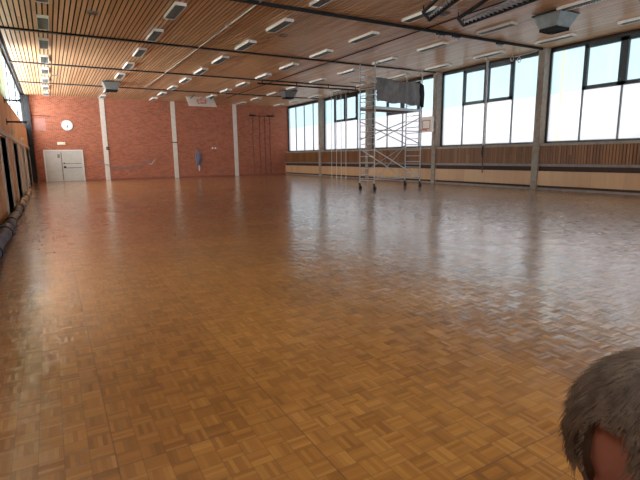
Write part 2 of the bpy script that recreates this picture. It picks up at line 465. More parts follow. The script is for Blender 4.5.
# left clerestory windows with pale mullions; the unseen bays are added for light
for k in range(7):
    wnum += 1
    ya, yb = PY[k+1], PY[k]
    q = MB().box((XG-.05, ya, 3.9), (XG+.05, yb, 3.98)).box((XG-.05, ya, 6.06), (XG+.05, yb, 6.14))
    n = 4; st = (yb-ya)/n
    for i in range(n+1): q.box((XG-.05, ya+i*st-.05, 3.9), (XG+.05, ya+i*st+.05, 6.14))
    root = struct(q.build('window_%d' % wnum, MT['greyframe']))
    for i in range(n): MB().box((XG-.005, ya+i*st+.05, 3.98), (XG+.005, ya+(i+1)*st-.05, 6.06)).build('pane', MT['glass_clear'], root)
# front wall, unseen behind the camera; its glazing is added for fill light
wf = MB().box((XG-.1, YF-.2, 0), (XW+.2, YF, 2.2)).box((XG-.1, YF-.2, 6), (XW+.2, YF, H+.03)).box((XG-.1, YF-.2, 2.2), (XL+.8, YF, 6)).box((XR-.8, YF-.2, 2.2), (XW+.2, YF, 6))
wf = struct(wf.build('wall_front', MT['plaster']))
wnum += 1
q = MB()
for i in range(13): q.box((XL+.8+i*1.571-.04, YF-.1, 2.2), (XL+.8+i*1.571+.04, YF, 6))
q.box((XL+.8, YF-.1, 4.1), (XR-.8, YF, 4.18))
root = struct(q.build('window_%d' % wnum, MT['greyframe']))
MB().box((XL+.8, YF-.06, 2.2), (XR-.8, YF-.05, 6)).build('pane', MT['glass_clear'], root)

struct(MB().box((XG-.1, L-.3, 3.9), (XL-.0, L-.002, 6.14)).build('trim_21', MT['black']))
# door in the brick wall ------------------------------------------------
dr = MB()
x0, x1, zt = -.30, 2.30, 2.32
dr.box((x0, L-.09, 0), (x0+.11, L+.02, zt)).box((x1-.11, L-.09, 0), (x1, L+.02, zt)).box((x0, L-.09, zt-.11), (x1, L+.02, zt))
dr = struct(dr.build('door_1', MT['frame_paint']))
xm = .86
for a, b in ((x0+.12, xm-.01), (xm+.01, x1-.12)):
    lf = MB().box((a, L-.05, .012), (b, L-.005, zt-.12)).build('door_leaf', MT['greypaint'], dr)
    if a < 0:
        MB().box((xm-.28, L-.062, 1.72), (xm-.12, L-.052, 2.0)).build('notice', MT['ledge'], lf)
        MB().box((xm-.06, L-.062, .1), (xm-.005, L-.052, zt-.2)).build('edge_strip', MT['ledge'], lf)
    else:
        MB().box((a+.05, L-.07, 1.28), (b-.05, L-.055, 1.33)).build('push_bar', MT['ledge'], lf)
        MB().box((a+.05, L-.07, .96), (b-.05, L-.055, 1.02)).build('rail', MT['ledge'], lf)
        MB().box((a+.06, L-.1, .98), (a+.22, L-.055, 1.12)).build('door_handle', MT['black'], lf)
        MB().box((a+.06, L-.09, 1.3), (a+.16, L-.055, 1.38)).build('lock', MT['black'], lf)

# ceiling girders ------------------------------------------------------
for k in range(1, 7):
    y = PY[k]
    hh = .10 if k == 4 else .05
    q = MB().box((XL, y-.04, H-hh), (XR-.0, y+(.02 if k == 4 else -.0), H))
    o = struct(q.build('trim_%d' % (14+k), MT['black']))
    MB().tube([(XL+.06, y+.04, H-.05), (XR-.1, y+.04, H-.05)], .022, 8).build('conduit', MT['ledge'], o)

# ------------------------------------------------------------------ ceiling lights
def light_proto():
    t = thing('ceiling_light', 'x', 'ceiling light')
    W, Ln, D = .17, .8, .095
    q = MB()
    q.box((-W, -Ln, 0), (-W+.012, Ln, -D)).box((W-.012, -Ln, 0), (W, Ln, -D)).box((-W, -Ln, 0), (W, -Ln+.012, -D)).box((-W, Ln-.012, 0), (W, Ln, -D)).box((-W, -Ln, -.012), (W, Ln, 0))
    q.build('housing', MT['white'], t)
    q = MB().box((-.004, -Ln+.02, -D+.004), (.004, Ln-.02, -D+.045))
    for i in range(1, 20): y = -Ln + i*2*Ln/20; q.box((-W+.014, y-.003, -D+.004), (W-.014, y+.003, -D+.045))
    q.build('louvre', MT['louver'], t)
    for s in (-1, 1): MB().tube([(s*.08, -Ln+.04, -.055), (s*.08, Ln-.04, -.055)], .013, 8).build('tube', MT['tube'], t)
    return t
lp = light_proto(); first = True
RX = [.28, 3.87, 7.46, 11.05, 14.62, 18.1]
rown = ['row nearest the left wall', 'second row from the left wall', 'third row from the left wall', 'third row from the windows', 'second row from the windows', 'row nearest the windows']
# the light farthest back is number one of its row
for i, x in enumerate(RX):
    nn = 0
    for k in range(10, -1, -1):
        y = 5.88 + 3.285*k
        if y > L-.9: continue
        nn += 1
        ps = [px((x+a, y+b, H-.1)) for a in (-.17, .17) for b in (-.8, .8)]
        if not any(-2 < p[0] < 642 and -2 < p[1] < 482 for p in ps): continue
        o = lp if first else dup(lp); first = False
        o.location = (x, y, H-.002)
        tag(o, 'louvred ceiling light, %s from the brick wall in the %s' % (ORD[nn-1], rown[i]), 'ceiling light', 'fluorescent lights on the wooden ceiling')

# ------------------------------------------------------------------ air heaters under the ceiling
def heater(loc, label):
    t = thing('air_heater', label, 'air heater', loc, 0, 'air heaters under the ceiling')
    a, b, D0, D = .50, .32, -.07, -.46
    q = MB().poly([(-a,-a,D0),(a,-a,D0),(a,a,D0),(-a,a,D0),(-b,-b,D),(b,-b,D),(b,b,D),(-b,b,D)],
                  [(0,1,2,3),(4,5,6,7),(0,1,5,4),(1,2,6,5),(2,3,7,6),(3,0,4,7)])
    q.build('hood', MT['heater'], t)
    MB().box((-a-.02, -a-.02, D0), (a+.02, a+.02, D0+.04)).build('rim', MT['darkframe'], t)
    q = MB()
    for i in range(6): q.box((-b+.02, -b+.05+i*.12, D-.09), (b-.02, -b+.07+i*.12, D))
    q.box((-b, -b, D-.10), (-b+.02, b, D)).box((b-.02, -b, D-.10), (b, b, D))
    q.build('outlet_grille', MT['black'], t)
    for sx in (-1, 1):
        for sy in (-1, 1): MB().tube([(sx*.4, sy*.4, D0), (sx*.4, sy*.4, 0)], .012, 6).build('hanger', MT['steel'], t)
    return t
heater((15.05, 10.4, H-.003), 'large grey tapered air heater hanging from the ceiling at upper right')
heater((3.7, 31.6, H-.003), 'small grey air heater hanging in front of the leftmost brick-wall pillar')
heater((15.0, 30.5, H-.003), 'small grey air heater hanging near the back right corner beside the pipe')

# ------------------------------------------------------------------ basketball backboards
t = thing('basketball_backboard', 'white backboard with red ring folded up flat under the ceiling by the brick wall', 'backboard', (10.4, 36.0, 5.82), 0)
tl = math.radians(-48)
Rm = Matrix.Rotation(tl, 3, 'X')
def R3(p): return Rm @ Vector(p)
q = MB(); q.poly([R3(p) for p in ((-1.05,-.02,-.62),(1.05,-.02,-.62),(1.05,.02,-.62),(-1.05,.02,-.62),(-1.05,-.02,.62),(1.05,-.02,.62),(1.05,.02,.62),(-1.05,.02,.62))],
       [(3,2,1,0),(4,5,6,7),(0,1,5,4),(1,2,6,5),(2,3,7,6),(3,0,4,7)])
q.build('board', MT['board'], t)
q = MB()
for a, b in (((-.3, -.35), (-.3, .1)), ((.3, -.35), (.3, .1)), ((-.3, .1), (.3, .1)), ((-.3, -.35), (.3, -.35))):
    q.tube([R3((a[0], -.03, a[1])), R3((b[0], -.03, b[1]))], .025, 6)
q.build('target_square', MT['red'], t)
q = MB().ring(R3((0, -.30, -.33)), R3((0, 0, 1)), .225, .02); q.tube([R3((0, -.03, -.33)), R3((0, -.09, -.33))], .035, 6)
q.build('ring', MT['red'], t)
q = MB()
for s in (-.75, .75):
    q.tube([R3((s, .03, .3)), (s, -.9, H-5.82-.06)], .03, 6); q.tube([R3((s, .03, -.4)), (s, .9, H-5.82-.06)], .03, 6)
q.build('support_frame', MT['black'], t)

t = thing('basketball_backboard', 'tan practice backboard with red hoop mounted beside the scaffold at the window pillar', 'backboard', (18.66, 20.37, 3.30), 0)
MB().box((-.02, -.53, -.42), (.02, .53, .42)).build('board', MT['board'], t, bevel=.005)
q = MB()
for a, b in (((-.3, -.22), (-.3, .22)), ((.3, -.22), (.3, .22)), ((-.3, .22), (.3, .22)), ((-.3, -.22), (.3, -.22))):
    q.tube([(-.03, a[0], a[1]), (-.03, b[0], b[1])], .022, 6)
q.build('target_square', MT['red'], t)
MB().ring((-.26, 0, -.3), (0, 0, 1), .2, .02).tube([(-.02, 0, -.3), (-.06, 0, -.3)], .04, 6).build('ring', MT['red'], t)
q = MB()
for s in (-.1, .1):
    for z in (-.25, .25): q.tube([(.02, s, z), (XR-18.66-.07, s, z)], .025, 6)
q.build('support_arm', MT['steel'], t)

# ------------------------------------------------------------------ folded black lattice frames at the ceiling top
def lattice(name, label, P, lac):
    # P = four ceiling points (x, y, z): end edge a-b, running to d-c
    c = Vector(P[0]); t = thing(name, label, 'lattice frame', tuple(c), 0, 'folded lattice frames under the ceiling')
    a, b, cc, d = [Vector(p) - c for p in P]
    MB().tube([a, b], .05, 6).build('cross_bar', MT['black'], t); MB().tube([d, cc], .05, 6).build('cross_bar', MT['black'], t)
    for s, e in ((a, d), (b, cc)): MB().tube([s, e], .06, 6).build('side_rail', MT['black'], t)
    q = MB(); n = lac
    lo, hi = (a+b)/2, (d+cc)/2
    q.tube([(a*.45+b*.55), (d*.45+cc*.55)], .02, 6)
    for i in range(n):
        f0, f1 = i/n, (i+.5)/n; f2 = (i+1)/n
        p0 = (a*.45+b*.55).lerp(d*.45+cc*.55, f0); p1 = b.lerp(cc, f1); p2 = (a*.45+b*.55).lerp(d*.45+cc*.55, f2)
        q.tube([p0, p1, p2], .016, 5)
    q.build('lacing', MT['steel'], t)
    q = MB()
    for s in (a, b, cc, d): q.tube([s, (s.x, s.y, H-c.z-.003)], .02, 6)
    q.build('hanger', MT['black'], t)
lattice('lattice_frame', 'black lattice frame folded under the ceiling, the left one of the pair', [(10.55, 11.8, 5.98), (11.3, 12.35, 5.98), (10.35, 9.8, 5.98), (9.55, 9.6, 5.98)], 14)
lattice('lattice_frame', 'black lattice frame folded under the ceiling, the longer right one of the pair', [(12.05, 11.8, 5.98), (12.8, 12.3, 5.98), (12.55, 8.9, 5.98), (11.0, 9.2, 5.98)], 18)

# ------------------------------------------------------------------ ceiling services
t = thing('conduit', 'thin pale conduit running lengthwise along the ceiling with junction boxes', 'conduit', (5.9, 14, H-.003))
MB().tube([(0, -5, -.03), (0, 18.6, -.03)], .022, 8).build('pipe', MT['pipe'], t)
for y in (2.7, 10.3, 18.6): MB().box((-.06, y-.07, -.09), (.06, y+.07, 0)).build('junction_box', MT['pipe'], t)
o = MB().tube([(12.4, 9, H-.025), (12.4, 36, H-.025)], .018, 6).build('cable', MT['black'])
tag(o, 'thin dark cable running lengthwise along the ceiling right of centre', 'cable')
t = thing('suspended_pipe', 'thick dark pipe hung below the girder beside the small back-right air heater', 'pipe', (11.2, PY[2], H-.003))
MB().tube([(0, -.12, -.24), (7.2, -.12, -.24)], .05, 8).build('pipe', MT['black'], t)
for x in (.3, 2.6, 4.9, 7.0): MB().tube([(x, -.12, -.22), (x, -.12, 0)], .03, 6).build('hanger', MT['black'], t)
for i, (x, lab) in enumerate(((13.1, 'left'), (13.9, 'middle'), (16.35, 'right'))):
    t = thing('track_carriage', 'black carriage fitting on the nearest girder, %s of three' % lab, 'ceiling fitting', (x, PY[4]-.12, H-.09), 0, 'carriages on the nearest girder')
    MB().box((-.18, -.06, -.09), (.18, .06, 0)).build('body', MT['black'], t)
    for s in (-.1, .1): MB().disc((s, 0, -.12), (0, 1, 0), .05, .03, 14).build('wheel', MT['steel'], t)
for x, lab in ((17.35, 'left'), (17.8, 'right')):
    t = thing('ring_hoist', 'small hanging hoist ring under the nearest girder, %s of two' % lab, 'hoist', (x, PY[4]+.05, H-.10), 0, 'hoist rings near the right pillar')
    MB().tube([(0, 0, 0), (0, 0, -.42)], .018, 6).build('strap', MT['pipe'], t)
    MB().ring((0, 0, -.52), (0, 1, 0), .1, .017).build('ring', MT['pipe'], t)
for (x, y, nm, lab) in ((1.66, 17.2, 'detector', 'small pale detector plate between the slats at upper left'),
                        (8.2, 17.0, 'ceiling_vent', 'small dark vent in the wooden ceiling between two lights'),
                        (11.68, 12.1, 'ceiling_vent', 'small dark vent between the two black lattice frames'),
                        (.75, 30.4, 'ceiling_vent', 'small grey vent beside the leftmost row of lights')):
    t = thing(nm, lab, 'ceiling vent' if nm != 'detector' else 'detector', (x, y, H))
    mm = MT['louver'] if nm == 'detector' or x < 1 else MT['ledge']
    MB().box((-.16, -.16, -.03), (.16, .16, -.001)).build('plate', mm, t)
    q = MB()
    for i in range(4): q.box((-.12, -.12+i*.07, -.04), (.12, -.09+i*.07, -.03))
    q.build('slot', MT['ledge'], t)

# ------------------------------------------------------------------ things on the brick wall
t = thing('wall_clock', 'round white clock on the brick wall above the double door', 'clock', (1.43, L-.005, 4.1))
MB().disc((0, -.04, 0), (0, 1, 0), .40, .08, 36).build('case', MT['louver'], t)
MB().disc((0, -.085, 0), (0, 1, 0), .36, .01, 36).build('dial', MT['dial'], t)
q = MB()
for i in range(12):
    a = i*PI/6; q.box((math.sin(a)*.31-.012, -.094, math.cos(a)*.31-.03), (math.sin(a)*.31+.012, -.09, math.cos(a)*.31+.03))
q.build('hour_mark', MT['black'], t)
for a, ln, wd, nm in ((PI*1.05, .24, .022, 'minute_hand'), (PI*.9, .18, .03, 'hour_hand')):
    d = Vector((math.sin(a), 0, math.cos(a))); n = Vector((d.z, 0, -d.x))*wd
    p0 = Vector((0, -.1, 0)); MB().poly([p0-n, p0+n, p0+d*ln+n*.5, p0+d*ln-n*.5, p0-n+Vector((0,.006,0)), p0+n+Vector((0,.006,0)), p0+d*ln+n*.5+Vector((0,.006,0)), p0+d*ln-n*.5+Vector((0,.006,0))],
        [(0,1,2,3),(7,6,5,4),(0,1,5,4),(1,2,6,5),(2,3,7,6),(3,0,4,7)]).build(nm, MT['black'], t)
t = thing('emergency_light', 'small cream emergency light box above the double door', 'emergency light', (.93, L, 2.78))
MB().box((-.24, -.1, -.08), (.24, -.003, .08)).build('cover', MT['cream'], t, bevel=.015)
MB().box((-.26, -.03, -.1), (.26, -.001, .1)).build('back_plate', MT['white'], t)
t = thing('socket_box', 'small black box on the leftmost pale pillar of the brick wall', 'box', (4.05, L-.05, 2.42))
MB().box((-.1, -.09, -.12), (.1, -.002, .12)).build('case', MT['black'], t); MB().box((-.05, -.11, -.05), (.05, -.09, .04)).build('cover', MT['ledge'], t)
o = MB().box((9.17-.24, L-.1, 2.86), (9.17+.24, L-.052, 2.93)).build('clamp_band', MT['black'])
tag(o, 'black band around the middle pale pillar of the brick wall', 'band')
o.location.z = 0
# vent outline high left
t = thing('wall_vent', 'faint square vent high on the brick wall left of the clock', 'vent', (-.30, L, 4.12))
MB().box((-.36, -.02, -.42), (.36, -.001, .42)).build('grille', noisy('faded_vent', (.36, .15, .12), (.43, .2, .17), 6, .8), t)
o = MB().tube([(-1.0, L-.03, 4.78), (.4, L-.03, 4.70)], .025, 6).build('wall_pipe', MT['rope'])
tag(o, 'short dark horizontal pipe high on the brick wall left of the clock', 'pipe')
# drooping cable with a white tag
pts = []
for i in range(25):
    f = i/24; x = 3.35 + f*4.0; z = 1.5 - .55*math.sin(PI*min(1, f*1.08))**.7 + .02*math.sin(i*1.9)
    pts.append((x, L-.08 - (.0), z))
t = thing('drooping_cable', 'thin grey cable drooping along the brick wall right of the leftmost pillar', 'cable')
MB().tube(pts, .022, 6).build('cord', MT['ledge'], t)
MB().tube([(p[0], p[1], p[2]-.05-.10*math.sin(PI*i/24)) for i, p in enumerate(pts)], .018, 6).build('loop', noisy('mauve_rope', (.16, .12, .16), (.25, .2, .26), 9, .8), t)
MB().tube([(7.0, L-.08, 1.25), (7.15, L-.08, 1.1), (7.5, L-.08, 1.52)], .035, 6).build('hook', MT['pipe'], t)
for x, lab in ((12.35, 'left'), (12.6, 'right')):
    o = MB().box((x-.06, L-.04, 2.35), (x+.06, L-.001, 2.5)).build('wall_socket', MT['paper'])
    tag(o, 'tiny white wall socket on the brick wall, %s of two' % lab, 'socket', 'white sockets on the brick wall')
# blue bundle
t = thing('rope_bundle', 'blue and grey bundle of cloth and ropes hanging on the brick wall', 'bundle', (11.0, L, 0))
MB().tube([(.0, -.005, 2.34), (0, -.14, 2.32), (0, -.16, 2.38)], .02, 6).build('hook', MT['black'], t)
rnd = random.Random(3)
for i in range(7):
    ph = rnd.random()*6; xs = (i-3)*.055
    ps = [(xs*min(1, (2.3-z)*1.6) + .04*math.sin(z*5+ph), -.12+.03*math.sin(ph+z*3), z) for z in [2.3-.1*j for j in range(int(11+rnd.random()*6))]]
    MB().tube(ps, [.03+.04*math.sin(PI*(j+.4)/(len(ps)+.4)) for j in range(len(ps))], 8).build('fold', MT['blue'] if i % 3 else MT['ledge'], t, smooth=True)
MB().tube([(.06, -.12, 1.0), (.09, -.13, .75), (.07, -.12, .5)], [.05, .07, .03], 8).build('tassel', MT['paper'], t, smooth=True)
MB().tube([(.25, -.1, 1.75), (.3, -.12, 1.4), (.24, -.1, 1.15)], [.02, .07, .02], 8).build('tassel', MT['blue'], t, smooth=True)

# dark climbing ropes and their bracket on the brick wall
t = thing('rope_bracket', 'dark steel wall bracket holding the climbing ropes high on the brick wall', 'bracket', (16.9, L, 5.15))
MB().tube([(-1.0, -.42, .05), (1.25, -.42, .05)], .035, 6).build('rail', MT['rope'], t)
for x in (-.95, .75): MB().box((x-.28, -.5, .012), (x+.28, -.36, .14)).build('carriage', MT['black'], t)
q = MB()
for x in (-1.0, -.2, 1.2): q.tube([(x, -.42, .06), (x, -.004, .3)], .025, 6)
q.build('arm', MT['rope'], t)
for i, x in enumerate((15.95, 16.6, 17.1, 17.6)):
    o = MB().tube([(x + .02*math.sin(j), L-.42 + .015*math.cos(j*1.7), 5.155-j*.503) for j in range(11)], .028, 8).build('climbing_rope', MT['rope'], smooth=True)
    tag(o, 'dark climbing rope hanging against the brick wall, %s of four from the left' % ORD[i], 'rope', 'climbing ropes on the brick wall')

# ------------------------------------------------------------------ white climbing poles at the far window
for i, (y) in enumerate((31.0, 30.3, 29.65, 29.0)):
    t = thing('climbing_pole', 'slender white climbing pole before the window left of the scaffold, %s from the left' % ORD[i], 'pole', (18.85, y, 0), 0, 'white climbing poles')
    MB().tube([(0, 0, .03), (0, 0, H-.2)], .017, 8).build('pole', MT['whitepole'], t)
    MB().disc((0, 0, .016), (0, 0, 1), .07, .03, 14).build('foot', MT['steel'], t)
t = thing('pole_rail', 'black comb-like rail holding the tops of the white climbing poles', 'rail', (18.85, 30.0, H-.2), 0)
MB().tube([(0, -1.4, .03), (0, 1.4, .03)], .03, 6).build('rail', MT['black'], t)
q = MB()
for y in (-1.3, -.65, 0, .65, 1.3): q.tube([(0, y, .03), (0, y, .196)], .02, 6)
q.build('hanger', MT['black'], t)

# grey hoist rope hanging before the near window
t = thing('hoist_rope', 'grey sleeved hoist rope hanging from a ring in front of the second window', 'rope', (18.2, 15.88, 0))
MB().ring((0, 0, H-.14), (.4, 1, 0), .11, .02).tube([(0, 0, H-.04), (0, 0, H-.003)], .02, 6).build('ring', MT['steel'], t)
MB().tube([(0, 0, H-.24), (0.0, 0, 4), (0, 0, 2.05)], .055, 8).build('sleeve', MT['steel'], t)
MB().tube([(0, 0, 2.05), (.01, .02, 1.4), (0, 0, .72)], .028, 6).build('tail', MT['rope'], t)
MB().tube([(0.0, .03, 2.0), (.02, .06, 1.7), (0, .03, 1.45)], [.03, .06, .03], 8).build('knot', MT['black'], t)

o = MB().tube([(18.2, 15.88, H-.12), (18.75, 14.8, H-.24), (19.15, 14.0, H-.12)], .014, 6).build('pull_cord', MT['whitepole'])
tag(o, 'pale cord running under the ceiling from the hoist rope ring to the right pillar', 'cord')
# ------------------------------------------------------------------ left side things
for i, (x1_, z, lab) in enumerate(((-.66, 3.70, 'upper'), (-.54, 2.95, 'lower'))):
    t = thing('wall_bracket', 'black steel bracket arm sticking out of the left wall, the %s one' % lab, 'bracket', (XL, 20.3, z), 0, 'bracket arms on the left wall')
    MB().tube([(.002, 0, 0), (x1_-XL, 0, 0)], .032, 6).build('arm', MT['black'], t)
    MB().box((.001, -.08, -.1), (.02, .08, .1)).build('plate', MT['black'], t)
    MB().tube([(x1_-XL, 0, -.07), (x1_-XL, 0, .05)], .04, 8).build('end_cap', MT['steel'], t)
t = thing('corner_post', 'tall black post standing in the left corner by the brick wall', 'post', (-1.0, 39.85, 0))
MB().box((-.155, -.12, .02), (.17, .12, 6.12)).build('post', MT['black'], t)
MB().box((-.15, -.15, .001), (.2, .16, .02)).build('base_plate', MT['black'], t)
for i, (y, z) in enumerate(((23.1, 2.74), (30.3, 2.68))):
    t = thing('wall_lamp', 'small round pale wall lamp on the left wood wall, %s' % ('nearer one' if i == 0 else 'farther one'), 'wall lamp', (XL, y, z), 0, 'round wall lamps')
    MB().disc((.05, 0, 0), (1, 0, 0), .11, .09, 18).build('globe', MT['cream'], t); MB().disc((.01, 0, 0), (1, 0, 0), .14, .015, 18).build('back_plate', MT['white'], t)
# curtain
q = MB(); n = 160; ya, yb = 8.5, 23.5; rows = []
for z in (3.83, 4.6, 5.4, 6.04):
    rows.append([q.bm.verts.new((-1.26 + .03*math.sin(i*.9) + .02*math.sin(i*2.3), ya + (yb-ya)*i/n, z)) for i in range(n+1)])
for a, b in zip(rows, rows[1:]):
    for i in range(n): q.bm.faces.new((a[i], a[i+1], b[i+1], b[i]))
cu = thing('curtain', 'pale green curtain drawn along the high left windows', 'curtain')
o = q.build('cloth', MT['curtain'], cu, smooth=True)
md = o.modifiers.new('solid', 'SOLIDIFY'); md.thickness = .004
MB().tube([(-1.26, ya-.2, 6.05), (-1.26, yb+.3, 6.08)], .02, 8).build('curtain_rail', MT['greyframe'], cu)
# rolled sheets along the foot of the left wall
rnd = random.Random(5)
def roll(ya, yb, r, mm, label):
    q = MB(); seg = 14; n = int((yb-ya)/.25)+2; ps = []; rs = []
    for i in range(n):
        f = i/(n-1); rs.append(r*(1+.10*math.sin(i*1.7)+.05*rnd.random())*(.8 if i in (0, n-1) else 1))
        ps.append((XL+.12+r+.02*math.sin(i*.6), ya+(yb-ya)*f, rs[-1]+.002))
    q.tube(ps, rs, seg)
    t = thing('rolled_sheet', label, 'rolled sheet', (XL+.12+r, (ya+yb)/2, 0), 0, 'rolled sheets along the left wall')
    for v in q.bm.verts: v.co -= t.location
    q.build('roll', mm, t, smooth=True)
    for f in (.15, .5, .85): MB().ring((.0, (yb-ya)*(f-.5), r+.002), (0, 1, 0), r*1.14, .012, 18, 6).build('strap', MT['black'], t)
roll(5.5, 12.6, .115, MT['bluegrey'], 'dark blue rolled sheet along the left wall foot, nearest of the three')
roll(12.8, 18.4, .10, noisy('slate_sheet', (.05, .07, .10), (.16, .17, .19), 3, .5), 'slate grey rolled sheet along the left wall foot, middle of the three')
roll(18.7, 27.5, .085, MT['ply_grey'], 'tan rolled sheet along the left wall foot, farthest of the three')

# ------------------------------------------------------------------ scaffold tower
AX, AY, ANG = 12.941, 17.519, .1177
SL, SW = 3.1, 1.0
T = thing('scaffold_tower', 'tall aluminium mobile scaffold tower on black castors before the windows', 'scaffold', (AX, AY, 0), ANG)
for nm, x, y in (('A', 0, 0), ('B', SL, 0), ('C', 0, SW), ('D', SL, SW)):
    cz = MB().tube([(x, y, .22), (x, y, .34)], .028, 8).poly([(x-.03,y-.04,.24),(x+.03,y-.04,.24),(x+.03,y+.04,.24),(x-.03,y+.04,.24),(x-.03,y-.04,.1),(x+.03,y-.04,.1),(x+.03,y+.04,.1),(x-.03,y+.04,.1)],
        [(0,1,2,3),(4,5,6,7),(0,1,5,4),(1,2,6,5),(2,3,7,6),(3,0,4,7)]).build('castor', MT['black'], T)
    MB().disc((x+.03, y, .102), (0, 1, 0), .10, .05, 18).build('wheel', MT['blackrubber'], cz)
    MB().box((x-.09, y-.02, .26), (x-.01, y+.02, .3)).build('brake', MT['red'] if nm == 'Z' else MT['black'], cz)
top = {0: 5.75, 1: 5.62}
for e, x in enumerate((0, SL)):
    ztop = top[e]
    lv = [(.32, 2.0), (2.0, 3.9), (3.9, ztop)]
    for z0, z1 in lv:
        q = MB()
        for y in (0, SW): q.tube([(x, y, z0), (x, y, z1)], .027, 8)
        z = z0+.14
        while z < z1-.04:
            q.tube([(x, 0, z), (x, SW, z)], .018, 6); z += .28
        q.tube([(x, 0, z1-.05), (x, 0, z1)], .034, 8); q.tube([(x, SW, z1-.05), (x, SW, z1)], .034, 8)
        q.build('ladder_frame', MT['alu'], T)
def br(p, q_, r=.02, nm='diagonal_brace', mm='alu'): return MB().tube([p, q_], r, 8).build(nm, MT[mm], T)
for y, fl in ((0, 0), (SW, 1)):
    br((0, y, .52), (SL, y, .52), .022, 'horizontal_brace')
    yy = y + (-.04 if y == 0 else .04)
    if not fl:
        br((0.03, yy, 1.85), (SL-.15, yy, .55), .026, mm='whitepole')
        br((0.02, yy, 3.1), (SL-.1, yy, 2.15)); br((SL, yy, 3.45), (.1, yy, 2.3)); br((0, yy, 2.75), (SL, yy, 2.75), .02, 'horizontal_brace')
    else:
        br((-.0, yy, 1.95), (SL-.3, yy, .6), .026, mm='whitepole'); br((SL, yy, 2.1), (.1, yy, .75), .02); br((0, yy, 3.2), (SL, yy, 2.2)); br((SL, yy, 3.3), (0, yy, 2.35))
br((SL, SW, 2.1), (.2, 0, .6), .018)
# platforms
q = MB().box((.06, .06, 3.70), (SL-.06, SW-.06, 3.75)); q.build('platform', MT['plank'], T)
MB().box((0.03, -.03, 3.68), (SL-.03, .02, 3.80)).build('toe_board', MT['steel'], T)
MB().box((0.03, SW-.02, 3.68), (SL-.03, SW+.03, 3.82)).build('toe_board', MT['steel'], T)
MB().box((-.03, .02, 4.66), (.9, SW-.02, 4.80)).build('platform', MT['plank'], T)
for z in (4.25, 4.98):
    for y in (0, SW): br((0, y, z), (SL, y, z), .02, 'guard_rail')
br((0, SW, 5.2), (0.0, 0, 4.9), .02); br((0, 0, 5.5), (0.0, SW, 5.25), .02); br((0, SW, 5.3), (.7, 0, 4.85), .015)
br((-.55, SW+.1, 4.93), (.8, SW+.1, 4.93), .02, 'guard_rail')
br((0, 0, 5.7), (SL, 0, 5.58), .016, 'guard_rail')
# tarpaulin
def tarp():
    q = MB(); nx, nz = 46, 22; G = []
    for j in range(nz+1):
        row = []
        for i in range(nx+1):
            f, g = i/nx, j/nz
            x = -.02 + f*(SL-.26); zt = 5.02 - .05*f + .02*math.sin(f*9); zb = 4.0 + .03*math.sin(f*14) - .05*f
            z = zt + (zb-zt)*g
            fold = .085*math.sin(9*f + 5*g*(1-f)*3)*(.25+.75*g) + .035*math.sin(24*f+3*g) + .03*math.sin(7*g+4*f)
            sag = .05*math.sin(PI*f)*math.sin(PI*g)
            row.append(q.bm.verts.new((x, -.05 - .03 - abs(fold) - sag, z)))
        G.append(row)
    for j in range(nz):
        for i in range(nx): q.bm.faces.new((G[j][i], G[j][i+1], G[j+1][i+1], G[j+1][i]))
    tt = thing('tarpaulin', 'crumpled dark grey tarpaulin hung over the scaffold guard rail', 'tarpaulin', (AX, AY, 0), ANG)
    o = q.build('sheet', MT['tarp'], tt, smooth=True); s = o.modifiers.new('solid', 'SOLIDIFY'); s.thickness = .01
    q = MB(); ps = []
    for k in range(5):
        x = SL-.24+k*.05
        q.tube([(x, -.11, 5.0-.02*k), (x+.02*math.sin(k), -.14, 4.5), (x+.03, -.11, 3.95-.06*(k % 3))], [.035, .06, .03], 8)
    q.build('gathered_end', MT['black'], tt, smooth=True)
    return tt
tarp()

# ------------------------------------------------------------------ person beside the camera
def evalmesh(o):
    dg = bpy.context.evaluated_depsgraph_get(); me = bpy.data.meshes.new_from_object(o.evaluated_get(dg)); return me
def remesh(q, vox, name, m, parent):
    o = q.build(name+'_raw', m)
    md = o.modifiers.new('r', 'REMESH'); md.mode = 'VOXEL'; md.voxel_size = vox
    sm = o.modifiers.new('s', 'SMOOTH'); sm.iterations = 4; sm.factor = .5
    bpy.context.view_layer.update()
    me = evalmesh(o); raw = o.data; bpy.data.objects.remove(o); bpy.data.meshes.remove(raw)
    for p in me.polygons: p.use_smooth = True
    if not me.materials: me.materials.append(m)
    n = bpy.data.objects.new(name, me); COL.objects.link(n); n.parent = parent; me.name = name; return n
HC = Vector((0, 0, CH)) + rr*.437 - uu*.270 + fw*.585       # head centre
hz = HC.z
gx_ = Vector((HC.x, HC.y, 0))
FA = -YAW - .66    # the way the person faces: towards the right of the view
P_ = thing('person', 'person with short grey-brown hair and reddish skin at the bottom right edge', 'person', (gx_.x, gx_.y, 0), FA)
# local frame: +x forward (facing), +y left, z up ; head centre at (0,0,hz)
q = MB()
q.sphere((-.005, 0, hz+.015), 1, (.094, .074, .105)); q.sphere((.03, 0, hz-.045), 1, (.062, .058, .075))
q.tube([(.086, 0, hz+.005), (.108, 0, hz-.028), (.092, 0, hz-.038)], [.011, .017, .012], 8)
q.tube([(.086, -.022, hz-.066), (.092, 0, hz-.064), (.086, .022, hz-.066)], [.006, .009, .006], 8)
for s in (-1, 1):
    q.ring((-.002, s*.078, hz-.01), (.25, 1*s, .1), .021, .0075, 14, 6); q.sphere((0.0, s*.073, hz-.012), 1, (.018, .012, .026))
q.tube([(-.02, 0, hz-.04), (-.045, 0, hz-.12), (-.06, 0, hz-.21)], [.058, .056, .07], 12)
nb = Vector((-.06, 0, hz-.195)); pv = Vector((-.15, 0, .72))
def sp(f, w): p = nb.lerp(pv, f); return p
q.tube([sp(0, 0), sp(.15, 0), sp(.4, 0), sp(.7, 0), pv + Vector((-.02, 0, -.04))], [.07, .11, .135, .12, .14], 14)
arms = {}
